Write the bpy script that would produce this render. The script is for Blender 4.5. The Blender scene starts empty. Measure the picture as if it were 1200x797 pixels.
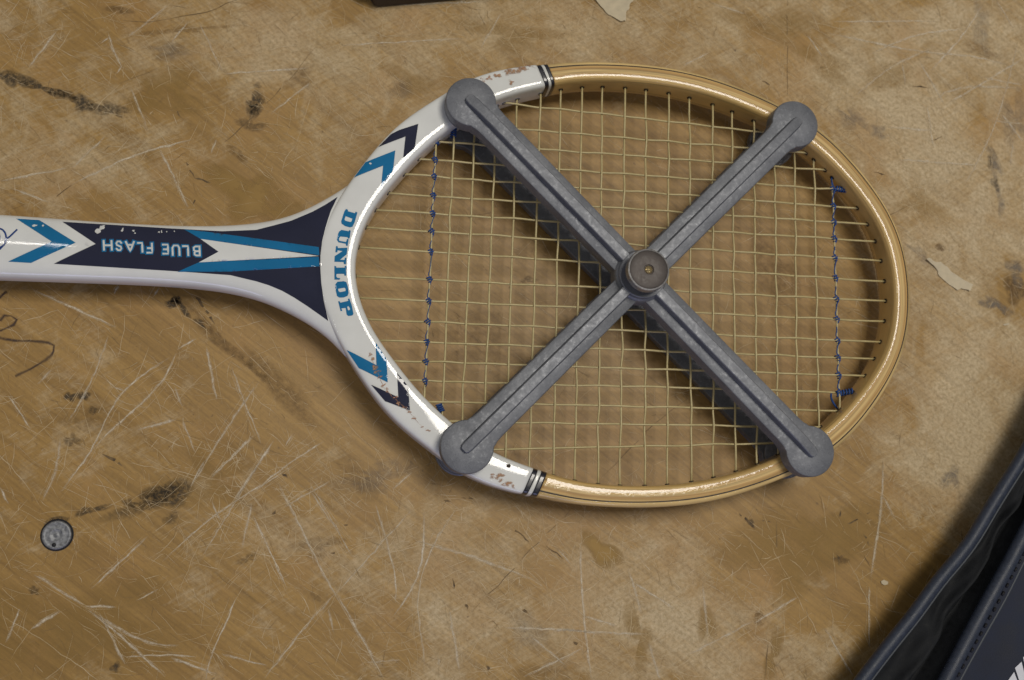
import bpy, bmesh, math, random
import numpy as np
from mathutils import Vector, Matrix
from mathutils.bvhtree import BVHTree
from mathutils.geometry import delaunay_2d_cdt

random.seed(7); rng = np.random.default_rng(7)
scene = bpy.context.scene
C = scene.collection
MM = 0.001

# ------------------------------------------------------------------ camera
FPX = 1150.0; PPX, PPY = 600.0, 398.5
CAM = np.array([-0.14177077, -0.11495336, 0.51166903])
ROT = (0.16461263, -0.15875721, 0.0039442)
def rotm(a, b, c):
    ca, sa, cb, sb, cc, sc = math.cos(a), math.sin(a), math.cos(b), math.sin(b), math.cos(c), math.sin(c)
    Rx = np.array([[1,0,0],[0,ca,-sa],[0,sa,ca]]); Ry = np.array([[cb,0,sb],[0,1,0],[-sb,0,cb]])
    Rz = np.array([[cc,-sc,0],[sc,cc,0],[0,0,1]])
    return Rz @ Ry @ Rx
RM = rotm(*ROT)
cam = bpy.data.cameras.new('camera'); camo = bpy.data.objects.new('camera', cam); C.objects.link(camo)
M4 = Matrix([list(RM[i]) + [CAM[i]] for i in range(3)] + [[0,0,0,1]])
camo.matrix_world = M4
cam.sensor_width = 36.0; cam.lens = FPX / 1200.0 * 36.0
cam.clip_start = 0.01; cam.clip_end = 50
cam.dof.use_dof = True; cam.dof.focus_distance = 0.49; cam.dof.aperture_fstop = 9.0
scene.camera = camo

# ------------------------------------------------------------------ light
w = bpy.data.worlds.new('World'); scene.world = w; w.use_nodes = True
w.node_tree.nodes['Background'].inputs[0].default_value = (0.95, 0.96, 1.0, 1)
w.node_tree.nodes['Background'].inputs[1].default_value = 0.17
def area(name, loc, target, sx, sy, power, col, ax=(1, 0, 0)):
    l = bpy.data.lights.new(name, 'AREA'); l.shape = 'RECTANGLE'; l.size = sx; l.size_y = sy
    l.energy = power; l.color = col
    o = bpy.data.objects.new(name, l); C.objects.link(o); o.location = loc
    zz = (Vector(loc) - Vector(target)).normalized(); xx = Vector(ax); xx = (xx - zz * xx.dot(zz)).normalized(); yy = zz.cross(xx)
    o.rotation_euler = Matrix((xx, yy, zz)).transposed().to_euler()
    return o
area('ceiling_lamp_key', (0.34, 0.28, 1.75), (0, 0, 0), 0.56, 0.56, 17.5, (1.0, 0.945, 0.85))
area('ceiling_tube_north', (-1.48, 0.47, 1.7), (-1.0, 0.40, 0), 1.4, 0.012, 1.5, (1.0, 0.95, 0.87))
area('ceiling_tube_south', (0.45, -1.0, 1.7), (0.3, -0.5, 0), 1.3, 0.012, 0.9, (0.92, 0.95, 1.0))
area('ceiling_tube_west', (-1.6, 0.1, 1.5), (-0.2, 0.0, 0), 1.1, 0.012, 0.9, (1.0, 0.97, 0.93), (0, 1, 0))
area('window_light', (-0.3, -2.0, 0.42), (0, 0, 0.0), 1.6, 0.5, 8.0, (0.55, 0.57, 1.0))

vs = scene.view_settings
vs.view_transform = 'Standard'; vs.look = 'None'; vs.gamma = 1; vs.exposure = 0.0; vs.use_curve_mapping = False
scene.render.engine = 'CYCLES'
scene.cycles.max_bounces = 4; scene.cycles.diffuse_bounces = 2; scene.cycles.glossy_bounces = 2; scene.cycles.transparent_max_bounces = 16

# ------------------------------------------------------------------ helpers
def P(x, y, z=0.0):
    d = RM @ np.array([(x - PPX) / FPX, -(y - PPY) / FPX, -1.0])
    t = (z - CAM[2]) / d[2]
    return CAM + d * t
def P2(x, y, z=0.0): return tuple(P(x, y, z)[:2])

def link(o, parent=None):
    C.objects.link(o)
    if parent is not None: o.parent = parent
    return o
def mesh_obj(name, verts, faces, mat, parent=None, smooth=True, uvs=None):
    me = bpy.data.meshes.new(name)
    me.from_pydata([tuple(v) for v in verts], [], faces); me.update()
    if smooth: me.polygons.foreach_set('use_smooth', [True] * len(me.polygons))
    if mat: me.materials.append(mat)
    if uvs is not None:
        uv = me.uv_layers.new(name='UVMap')
        li = np.empty(len(me.loops), dtype=np.int32); me.loops.foreach_get('vertex_index', li)
        uv.data.foreach_set('uv', np.asarray(uvs, dtype=np.float32)[li].ravel())
    return link(bpy.data.objects.new(name, me), parent)
def fix_normals(o):
    bm = bmesh.new(); bm.from_mesh(o.data); bmesh.ops.recalc_face_normals(bm, faces=bm.faces); bm.to_mesh(o.data); bm.free()
def thing(name, label, cat, group=None, loc=(0, 0, 0)):
    o = bpy.data.objects.new(name, None); C.objects.link(o); o.location = loc; o.empty_display_size = 0.02
    o['label'] = label; o['category'] = cat
    if group: o['group'] = group
    return o
def tag(o, label, cat, group=None):
    o['label'] = label; o['category'] = cat
    if group: o['group'] = group
    return o
def tube(pts, r, n=6, cap=True):
    """verts, faces of a tube along pts (radius scalar or list)"""
    pts = np.asarray(pts, float); m = len(pts)
    rr = np.full(m, r) if np.isscalar(r) else np.asarray(r)
    V = []; F = []
    up = np.array([0, 0, 1.0])
    for i in range(m):
        t = pts[min(i+1, m-1)] - pts[max(i-1, 0)]; t /= np.linalg.norm(t) + 1e-12
        u = up if abs(t[2]) < 0.9 else np.array([1.0, 0, 0])
        s = np.cross(t, u); s /= np.linalg.norm(s); b = np.cross(s, t)
        for k in range(n):
            a = 2 * math.pi * k / n
            V.append(pts[i] + rr[i] * (math.cos(a) * s + math.sin(a) * b))
    for i in range(m - 1):
        for k in range(n):
            k2 = (k + 1) % n
            F.append((i*n+k, i*n+k2, (i+1)*n+k2, (i+1)*n+k))
    if cap:
        F.append(tuple(range(n))[::-1]); F.append(tuple((m-1)*n + k for k in range(n)))
    return V, F
def lathe(profile, n=48, cx=0, cy=0):
    V = []; F = []
    m = len(profile)
    for k in range(n):
        a = 2 * math.pi * k / n
        for r, z in profile: V.append((cx + r*math.cos(a), cy + r*math.sin(a), z))
    for k in range(n):
        k2 = (k + 1) % n
        for i in range(m - 1):
            F.append((k*m+i, k2*m+i, k2*m+i+1, k*m+i+1))
    return V, F
def spline(pts, per, closed=False):
    """cubic through 2D/3D points with chord-length parameter"""
    p = np.asarray(pts, float)
    if closed: p = np.vstack([p, p[:1]])
    d = np.sqrt((np.diff(p, axis=0)**2).sum(1)) ** 0.7
    n = len(p)
    t = np.concatenate([[0], np.cumsum(d)])
    h = np.diff(t)
    if closed:
        m = n - 1; A = np.zeros((m, m)); B = np.zeros((m, p.shape[1]))
        for i in range(m):
            hm, hp = h[i-1], h[i]
            A[i, (i-1) % m] += hm; A[i, i] += 2*(hm+hp); A[i, (i+1) % m] += hp
            B[i] = 6*((p[i+1]-p[i])/hp - (p[i]-p[(i-1) % m])/hm)
        S = np.linalg.solve(A, B); S = np.vstack([S, S[:1]])
    else:
        A = np.zeros((n, n)); B = np.zeros((n, p.shape[1])); A[0,0] = A[-1,-1] = 1
        for i in range(1, n-1):
            A[i,i-1] = h[i-1]; A[i,i] = 2*(h[i-1]+h[i]); A[i,i+1] = h[i]
            B[i] = 6*((p[i+1]-p[i])/h[i] - (p[i]-p[i-1])/h[i-1])
        S = np.linalg.solve(A, B)
    out = []
    for i in range(n-1):
        for k in range(per):
            s = k / per * h[i]; a = h[i] - s
            out.append(S[i]*a**3/(6*h[i]) + S[i+1]*s**3/(6*h[i]) + (p[i]/h[i]-S[i]*h[i]/6)*a + (p[i+1]/h[i]-S[i+1]*h[i]/6)*s)
    if not closed: out.append(p[-1])
    return np.array(out)

# ------------------------------------------------------------------ materials
class NT:
    def __init__(s, name):
        s.m = bpy.data.materials.new(name); s.m.use_nodes = True; s.nt = s.m.node_tree
        s.b = s.nt.nodes['Principled BSDF']; s.out = s.nt.nodes['Material Output']
    def n(s, t, **kw):
        x = s.nt.nodes.new(t)
        for k, v in kw.items():
            if k.startswith('i_'):
                key = k[2:].replace('_', ' ')
                x.inputs[key if not key.isdigit() else int(key)].default_value = v
            else: setattr(x, k, v)
        return x
    def l(s, a, b): s.nt.links.new(a, b)
    def noise(s, vec, scale, detail=4, rough=0.55, dist=0.0):
        x = s.n('ShaderNodeTexNoise'); x.inputs['Scale'].default_value = scale; x.inputs['Detail'].default_value = detail
        x.inputs['Roughness'].default_value = rough; x.inputs['Distortion'].default_value = dist
        if vec is not None: s.l(vec, x.inputs['Vector'])
        return x
    def ramp(s, fac, stops, interp='LINEAR'):
        x = s.n('ShaderNodeValToRGB'); e = x.color_ramp.elements; x.color_ramp.interpolation = interp
        while len(e) < len(stops): e.new(0.5)
        for el, (p, c) in zip(e, stops):
            el.position = p; el.color = (c if len(c) == 4 else (*c, 1)) if not np.isscalar(c) else (c, c, c, 1)
        s.l(fac, x.inputs[0]); return x
    def mix(s, fac, a, b, mode='MIX'):
        x = s.n('ShaderNodeMix', data_type='RGBA', blend_type=mode)
        for sock, v in ((x.inputs[0], fac), (x.inputs[6], a), (x.inputs[7], b)):
            if hasattr(v, 'links') or isinstance(v, bpy.types.NodeSocket): s.l(v, sock)
            elif np.isscalar(v): sock.default_value = v
            else: sock.default_value = (*v, 1) if len(v) == 3 else v
        return x.outputs[2]
    def math(s, op, a, b=0.0, clamp=False):
        x = s.n('ShaderNodeMath', operation=op, use_clamp=clamp)
        for sock, v in ((x.inputs[0], a), (x.inputs[1], b)):
            if isinstance(v, bpy.types.NodeSocket): s.l(v, sock)
            else: sock.default_value = v
        return x.outputs[0]
    def mapping(s, vec, scale=(1,1,1), rot=(0,0,0), loc=(0,0,0)):
        x = s.n('ShaderNodeMapping'); x.inputs['Scale'].default_value = scale; x.inputs['Rotation'].default_value = rot
        x.inputs['Location'].default_value = loc; s.l(vec, x.inputs['Vector']); return x.outputs[0]
    def bump(s, h, strength, dist=0.001):
        x = s.n('ShaderNodeBump'); x.inputs['Strength'].default_value = strength; x.inputs['Distance'].default_value = dist
        s.l(h, x.inputs['Height']); s.l(x.outputs[0], s.b.inputs['Normal']); return x

def simple(name, col, rough=0.5, metal=0.0, var=0.12, nscale=400, bump=0.0, bscale=600, coat=0.0, spec=0.5):
    t = NT(name); tc = t.n('ShaderNodeTexCoord').outputs['Object']
    nz = t.noise(tc, nscale, 5)
    lo = tuple(max(0, c*(1-var)) for c in col); hi = tuple(min(1, c*(1+var)) for c in col)
    r = t.ramp(nz.outputs[0], [(0.3, lo), (0.7, hi)])
    t.l(r.outputs[0], t.b.inputs['Base Color'])
    rr = t.ramp(nz.outputs[0], [(0.3, rough*0.85), (0.7, min(1, rough*1.15))]); t.l(rr.outputs[0], t.b.inputs['Roughness'])
    t.b.inputs['Metallic'].default_value = metal; t.b.inputs['Coat Weight'].default_value = coat; t.b.inputs['Specular IOR Level'].default_value = spec
    t.b.inputs['Coat Roughness'].default_value = 0.08
    if bump:
        nb = t.noise(tc, bscale, 4); t.bump(nb.outputs[0], bump, 0.0004)
    return t.m

def mat_table():
    t = NT('worn_plywood'); tc = t.n('ShaderNodeTexCoord').outputs['Object']
    g = math.radians(36)
    at = t.n('ShaderNodeAttribute', attribute_name='worn').outputs['Fac']  # wear of the top, and the shade painted under the strings
    gr = t.noise(t.mapping(t.mapping(tc, rot=(0, 0, g)), scale=(14, 420, 1)), 1.0, 4, 0.62, 0.25)     # fibre grain
    gr2 = t.noise(t.mapping(t.mapping(tc, rot=(0, 0, g + 0.05)), scale=(5, 70, 1)), 1.0, 4, 0.55, 0.6)  # broad grain
    blot = t.noise(tc, 13, 3, 0.6, 0.4)
    blot2 = t.noise(t.mapping(tc, loc=(3.1, 1.7, 0)), 45, 6, 0.70, 0.7)
    fine = t.noise(tc, 520, 3, 0.7)
    cross = t.noise(t.mapping(t.mapping(tc, rot=(0, 0, -0.5)), scale=(30, 700, 1)), 1.0, 3, 0.7)
    base = t.ramp(gr2.outputs[0], [(0.25, (0.285, 0.166, 0.047)), (0.5, (0.345, 0.207, 0.062)), (0.75, (0.405, 0.250, 0.082))])
    c = t.mix(t.ramp(gr.outputs[0], [(0.34, 0.0), (0.62, 1.0)]).outputs[0], t.mix(0.20, base.outputs[0], (0.12, 0.065, 0.025)), base.outputs[0])
    wf = t.math('ADD', at, t.math('MULTIPLY', t.math('SUBTRACT', blot2.outputs[0], 0.5), 1.5))
    wf = t.math('ADD', wf, t.math('MULTIPLY', t.math('SUBTRACT', blot.outputs[0], 0.5), 1.1))
    wf = t.math('ADD', wf, t.math('MULTIPLY', t.math('SUBTRACT', cross.outputs[0], 0.5), 0.55))
    wr = t.ramp(wf, [(0.26, 0.0), (0.80, 0.92)])
    pale = t.ramp(fine.outputs[0], [(0.3, (0.425, 0.325, 0.185)), (0.7, (0.605, 0.485, 0.315))])
    c = t.mix(wr.outputs[0], c, pale.outputs[0])
    # faded warm and cool tints
    tint = t.noise(t.mapping(tc, loc=(7, 2, 0)), 22, 3, 0.5, 0.3)
    c = t.mix(t.ramp(tint.outputs[0], [(0.52, 0.0), (0.72, 0.55)]).outputs[0], c, (0.385, 0.222, 0.078))
    # grime specks
    sp = t.noise(t.mapping(tc, loc=(1, 5, 0)), 260, 3, 0.6)
    sp2 = t.noise(t.mapping(tc, loc=(1, 9, 0)), 18, 3, 0.6)
    spf = t.math('MULTIPLY', t.ramp(sp.outputs[0], [(0.66, 0.0), (0.74, 1.0)]).outputs[0], t.ramp(sp2.outputs[0], [(0.45, 0.0), (0.65, 0.75)]).outputs[0])
    c = t.mix(spf, c, (0.07, 0.045, 0.025))
    # faint overall mottling
    c = t.mix(t.ramp(fine.outputs[0], [(0.30, 0.24), (0.52, 0.0)]).outputs[0], c, (0.13, 0.085, 0.045))
    # fibres and hairlines in the surface itself
    c = t.mix(1.0, c, t.ramp(gr.outputs[0], [(0.30, 0.90), (0.52, 1.0), (0.72, 1.06)]).outputs[0], 'MULTIPLY')
    hl = t.noise(t.mapping(t.mapping(tc, rot=(0, 0, 0.75)), scale=(45, 1300, 1)), 1.0, 3, 0.7, 0.4)
    c = t.mix(1.0, c, t.ramp(hl.outputs[0], [(0.28, 0.90), (0.50, 1.0), (0.74, 1.08)]).outputs[0], 'MULTIPLY')
    t.l(c, t.b.inputs['Base Color'])
    t.l(t.ramp(wr.outputs[0], [(0.0, 0.46), (1.0, 0.72)]).outputs[0], t.b.inputs['Roughness'])
    t.b.inputs['Specular IOR Level'].default_value = 0.35
    h = t.math('ADD', t.math('MULTIPLY', gr.outputs[0], 0.6), t.math('MULTIPLY', fine.outputs[0], 0.5))
    t.bump(h, 0.25, 0.0004)
    return t.m

def mat_decal(name, col, col2=None, rough=0.6, nscale=900, lo=0.35, hi=0.6):
    """worn mark: vertex alpha times a broken-up noise"""
    t = NT(name); tc = t.n('ShaderNodeTexCoord').outputs['Object']
    a = t.n('ShaderNodeAttribute', attribute_name='alpha').outputs['Fac']
    nz = t.noise(tc, nscale, 4, 0.65)
    br = t.ramp(nz.outputs[0], [(lo, 0.12), (hi, 1.0)])
    f = t.math('MULTIPLY', a, br.outputs[0], clamp=True)
    if col2 is not None:
        c = t.ramp(t.noise(tc, 70, 3).outputs[0], [(0.35, col), (0.65, col2)]); t.l(c.outputs[0], t.b.inputs['Base Color'])
    else: t.b.inputs['Base Color'].default_value = (*col, 1)
    t.b.inputs['Roughness'].default_value = rough; t.b.inputs['Specular IOR Level'].default_value = 0.3
    tr = t.n('ShaderNodeBsdfTransparent'); mx = t.n('ShaderNodeMixShader')
    t.l(f, mx.inputs[0]); t.l(tr.outputs[0], mx.inputs[1]); t.l(t.b.outputs[0], mx.inputs[2]); t.l(mx.outputs[0], t.out.inputs[0])
    return t.m

def mat_scratch(name, faint, full):
    """scratch colour: from hardly there to laid bare, by the depth of each scratch"""
    t = NT(name); tc = t.n('ShaderNodeTexCoord').outputs['Object']
    a = t.n('ShaderNodeAttribute', attribute_name='alpha').outputs['Fac']
    nz = t.ramp(t.noise(tc, 380, 3, 0.6).outputs[0], [(0.3, 0.35), (0.6, 1.0)])
    t.l(t.mix(t.math('MULTIPLY', a, nz.outputs[0], clamp=True), faint, full), t.b.inputs['Base Color'])
    t.b.inputs['Roughness'].default_value = 0.7; t.b.inputs['Specular IOR Level'].default_value = 0.25
    return t.m

def mat_paint(name, col, var=0.05, rough=0.5, bump=0.10):
    t = NT(name); tc = t.n('ShaderNodeTexCoord').outputs['Object']
    n1 = t.noise(tc, 60, 4); n2 = t.noise(tc, 900, 4, 0.7)
    r = t.ramp(n1.outputs[0], [(0.3, tuple(c*(1-var) for c in col)), (0.7, tuple(min(1, c*(1+var)) for c in col))])
    dirt = t.ramp(n2.outputs[0], [(0.68, 0.0), (0.80, 0.35)])
    t.l(t.mix(dirt.outputs[0], r.outputs[0], tuple(c*0.55 for c in col)), t.b.inputs['Base Color'])
    t.l(t.ramp(n2.outputs[0], [(0.3, rough*0.7), (0.7, rough*1.4)]).outputs[0], t.b.inputs['Roughness'])
    t.b.inputs['Specular IOR Level'].default_value = 0.05; t.b.inputs['Coat Weight'].default_value = 1.0; t.b.inputs['Coat Roughness'].default_value = 0.045
    n3 = t.noise(tc, 170, 3, 0.55)
    t.bump(n3.outputs[0], bump, 0.0008)
    return t.m

def mat_wood():
    t = NT('varnished_ash'); uv = t.n('ShaderNodeTexCoord').outputs['UV']
    # UV: x metres along the hoop, y metres across it
    g = t.noise(t.mapping(uv, scale=(14, 1000, 1)), 1.0, 4, 0.6, 0.2)
    lam = t.noise(t.mapping(uv, scale=(1.2, 420, 1)), 1.0, 2, 0.4)
    tone = t.noise(t.mapping(uv, scale=(9, 90, 1)), 1.0, 3, 0.5)
    c = t.ramp(lam.outputs[0], [(0.38, (0.34, 0.175, 0.045)), (0.5, (0.54, 0.345, 0.115)), (0.62, (0.68, 0.49, 0.20))])
    c2 = t.mix(t.ramp(g.outputs[0], [(0.35, 0.45), (0.58, 0.0)]).outputs[0], c.outputs[0], (0.26, 0.125, 0.045))
    c3 = t.mix(t.ramp(tone.outputs[0], [(0.5, 0.0), (0.75, 0.5)]).outputs[0], c2, (0.58, 0.375, 0.13))
    sx = t.n('ShaderNodeSeparateXYZ'); t.l(uv, sx.inputs[0])
    wob = t.noise(t.mapping(uv, scale=(14, 30, 1)), 1.0, 2)
    yy = t.math('ADD', t.math('MULTIPLY', t.math('ADD', sx.outputs[1], 0.0027), 88.0), t.math('MULTIPLY', t.math('SUBTRACT', wob.outputs[0], 0.5), 0.14))
    strip = t.ramp(yy, [(0.0, (0.60, 0.40, 0.14)), (0.16, (0.66, 0.46, 0.18)), (0.24, (0.40, 0.215, 0.060)), (0.36, (0.62, 0.42, 0.155)), (0.50, (0.66, 0.47, 0.19)), (0.58, (0.40, 0.21, 0.058)), (0.66, (0.50, 0.29, 0.085)), (0.74, (0.66, 0.48, 0.20)), (1.0, (0.62, 0.44, 0.18))])
    c3 = t.mix(0.08, t.mix(0.78, c3, strip.outputs[0]), (0.72, 0.55, 0.30))
    c3 = t.mix(1.0, c3, t.ramp(g.outputs[0], [(0.34, 0.62), (0.58, 1.08)]).outputs[0], 'MULTIPLY')
    t.l(c3, t.b.inputs['Base Color'])
    t.b.inputs['Roughness'].default_value = 0.38
    t.b.inputs['Specular IOR Level'].default_value = 0.2; t.b.inputs['Coat Weight'].default_value = 0.8; t.b.inputs['Coat Roughness'].default_value = 0.06; t.b.inputs['Coat IOR'].default_value = 1.5
    ob = t.n('ShaderNodeTexCoord').outputs['Object']
    n3 = t.noise(ob, 460, 3, 0.6); n4 = t.noise(ob, 90, 2)
    h = t.math('ADD', t.math('MULTIPLY', n3.outputs[0], 0.5), n4.outputs[0])
    t.bump(h, 0.13, 0.0009)
    t.l(t.b.inputs['Normal'].links[0].from_socket, t.b.inputs['Coat Normal'])
    return t.m

def mat_cast():
    t = NT('cast_aluminium'); tc = t.n('ShaderNodeTexCoord').outputs['Object']
    n1 = t.noise(tc, 55, 5, 0.6, 0.3); n2 = t.noise(tc, 420, 4, 0.7); n3 = t.noise(tc, 1500, 3, 0.6)
    c = t.ramp(n1.outputs[0], [(0.3, (0.125, 0.131, 0.147)), (0.7, (0.200, 0.207, 0.224))])
    wear = t.ramp(n2.outputs[0], [(0.55, 0.0), (0.74, 0.42)])
    c2 = t.mix(wear.outputs[0], c.outputs[0], (0.38, 0.39, 0.41))
    dark = t.ramp(n3.outputs[0], [(0.30, 0.55), (0.45, 0.0)])
    t.l(t.mix(dark.outputs[0], c2, (0.075, 0.08, 0.095)), t.b.inputs['Base Color'])
    t.b.inputs['Metallic'].default_value = 0.45
    t.l(t.ramp(n2.outputs[0], [(0.3, 0.62), (0.75, 0.42)]).outputs[0], t.b.inputs['Roughness'])
    h = t.math('ADD', n2.outputs[0], t.math('MULTIPLY', n3.outputs[0], 0.6))
    t.bump(h, 0.22, 0.0005)
    return t.m

M = {}
M['table'] = mat_table()
M['white'] = mat_paint('cream_lacquer', (0.69, 0.695, 0.67))
M['navy'] = mat_paint('navy_lacquer', (0.016, 0.018, 0.040), 0.1, 0.5)
M['blue'] = mat_paint('blue_lacquer', (0.004, 0.140, 0.310), 0.08, 0.5)
M['royal'] = mat_paint('dark_blue_lacquer', (0.01, 0.045, 0.18), 0.1, 0.25)
M['black'] = simple('black_paint', (0.012, 0.012, 0.018), 0.3, coat=0.4)
M['cream'] = simple('cream_paint', (0.60, 0.60, 0.56), 0.3, coat=0.3)
M['wood'] = mat_wood()
M['lam'] = simple('dark_lamination', (0.030, 0.018, 0.012), 0.35, coat=0.6)
M['cast'] = mat_cast()
M['steel'] = simple('dull_dark_steel', (0.042, 0.033, 0.029), 0.48, 0.35, 0.28, 700, 0.12, 1800)
M['steel_edge'] = simple('worn_steel_edge', (0.34, 0.33, 0.32), 0.4, 0.8, 0.3, 900)
M['brass'] = simple('brass_bolt', (0.62, 0.46, 0.22), 0.18, 0.9, 0.2, 900)
M['string'] = simple('gut_string', (0.48, 0.395, 0.19), 0.36, 0, 0.12, 300)
M['thread'] = simple('blue_thread', (0.012, 0.055, 0.21), 0.7, 0, 0.5, 2500)
M['hole'] = simple('dark_string_hole', (0.035, 0.024, 0.014), 0.8)
M['chip'] = mat_decal('chipped_paint_showing_wood', (0.42, 0.20, 0.12), (0.36, 0.22, 0.12), nscale=900, lo=0.42, hi=0.55)
M['fleck'] = simple('pale_chip', (0.62, 0.62, 0.60), 0.5)
M['scr_light'] = mat_scratch('pale_scratches', (0.43, 0.30, 0.145), (0.74, 0.65, 0.49))
M['scr_soft'] = mat_decal('chalky_scratches', (0.74, 0.66, 0.52), (0.64, 0.54, 0.39), nscale=700, lo=0.30, hi=0.62)
M['scr_dark'] = mat_scratch('dark_scratches', (0.25, 0.165, 0.075), (0.045, 0.032, 0.022))
M['stain_black'] = mat_decal('black_stains', (0.050, 0.042, 0.032), (0.075, 0.055, 0.032), nscale=560, lo=0.30, hi=0.66)
M['stain_brown'] = mat_decal('brown_stains', (0.19, 0.105, 0.034), (0.13, 0.078, 0.034), nscale=300, lo=0.32, hi=0.66)
M['stain_grey'] = mat_decal('grey_smears', (0.17, 0.155, 0.14), nscale=220, lo=0.32, hi=0.6)
M['stain_warm'] = mat_decal('varnish_remains', (0.335, 0.205, 0.056), (0.385, 0.240, 0.074), nscale=60, lo=0.30, hi=0.50)
M['ink'] = mat_decal('marker_ink', (0.060, 0.038, 0.034), nscale=700, lo=0.2, hi=0.45)
M['tape'] = simple('masking_tape', (0.53, 0.45, 0.31), 0.7, 0, 0.10, 250, 0.2, 500)
M['stud'] = simple('worn_stud_metal', (0.23, 0.235, 0.245), 0.52, 0.6, 0.45, 700, 0.3, 900)
M['bag_dark'] = simple('black_fabric', (0.010, 0.011, 0.013), 0.75, 0, 0.25, 300, 0.3, 1500, spec=0.25)
M['bag_rim'] = simple('grey_blue_piping', (0.026, 0.033, 0.052), 0.48, 0, 0.2, 500, 0.25, 2000, spec=0.4)
M['bag_panel'] = simple('dark_navy_panel', (0.013, 0.017, 0.033), 0.6, 0, 0.3, 60, 0.2, 2500, spec=0.22)
M['bag_seam'] = simple('grey_seam', (0.055, 0.062, 0.072), 0.6, 0, 0.2, 900)
M['bag_thread'] = simple('black_thread', (0.004, 0.004, 0.006), 0.7)
M['print'] = simple('white_print', (0.60, 0.61, 0.66), 0.5, 0, 0.06, 300)
M['case'] = simple('dark_brown_cover', (0.030, 0.020, 0.018), 0.5, 0, 0.3, 200, 0.2, 900)

# ------------------------------------------------------------------ the table top
def wear_and_shade(x, y):
    """worn (pale) and varnished (warm) areas of the top, plus shade painted under the strings, metres"""
    v = np.full_like(x, 0.34)
    for px, py, rx, ry, a in WEAR_SHADE:
        c = P(px, py); v += a * np.exp(-(((x - c[0]) / (rx*0.00047))**2 + ((y - c[1]) / (ry*0.00047))**2))
    return np.clip(v, 0, 1)
WEAR_SHADE = [(1080,120,260,170,.30),(1120,330,130,190,.34),(1120,545,70,70,.40),(640,40,190,60,.22),(330,60,120,70,.16),(860,60,90,60,.16),
        (700,690,150,90,.30),(840,730,110,70,.16),(600,560,120,50,.18),(420,610,130,90,.10),(100,180,140,60,.14),(500,90,80,60,.14),
        (190,110,60,30,-.30),(300,235,70,40,-.35),(960,640,110,80,-.36),(60,740,170,90,-.34),(260,760,160,60,-.20),(160,420,150,70,-.10),
        (330,430,110,110,-.16),(930,35,60,30,-.25),(890,55,50,30,-.2),(640,420,230,150,-.75),(900,330,120,140,-.75),(720,230,170,120,-.7),  # wide patches under the strings: occlusion shade painted as darker golden colour
        (1060,700,80,60,-.2),(480,720,160,70,.06),(1190,345,40,40,-.5),(90,560,130,60,-.12)]
nx, ny = 200, 165
xs = np.linspace(-0.80, 0.80, nx); ys = np.linspace(-0.66, 0.66, ny)
gx, gy = np.meshgrid(xs, ys)
V = [(a, b, 0.0) for a, b in zip(gx.ravel(), gy.ravel())]
F = [(j*nx+i, j*nx+i+1, (j+1)*nx+i+1, (j+1)*nx+i) for j in range(ny-1) for i in range(nx-1)]
wv = wear_and_shade(gx.ravel(), gy.ravel())
nb = len(V)
V += [(-.80,-.66,-.03),(.80,-.66,-.03),(.80,.66,-.03),(-.80,.66,-.03)]
F += [(nb, nb+3, nb+2, nb+1)]
bl = [i for i in range(nx)]; tl = [(ny-1)*nx+i for i in range(nx)]
F += [tuple([nb, nb+1] + bl[::-1]), tuple([nb+2, nb+3] + tl)]
F += [tuple([nb+1, nb+2] + [j*nx+nx-1 for j in range(ny)][::-1]), tuple([nb+3, nb] + [j*nx for j in range(ny)])]
table = mesh_obj('table_top', V, F, M['table'], None, smooth=False)
table['kind'] = 'structure'
a = table.data.attributes.new('worn', 'FLOAT', 'POINT'); a.data.foreach_set('value', np.concatenate([wv, np.zeros(4)]).astype(np.float32))

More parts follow.
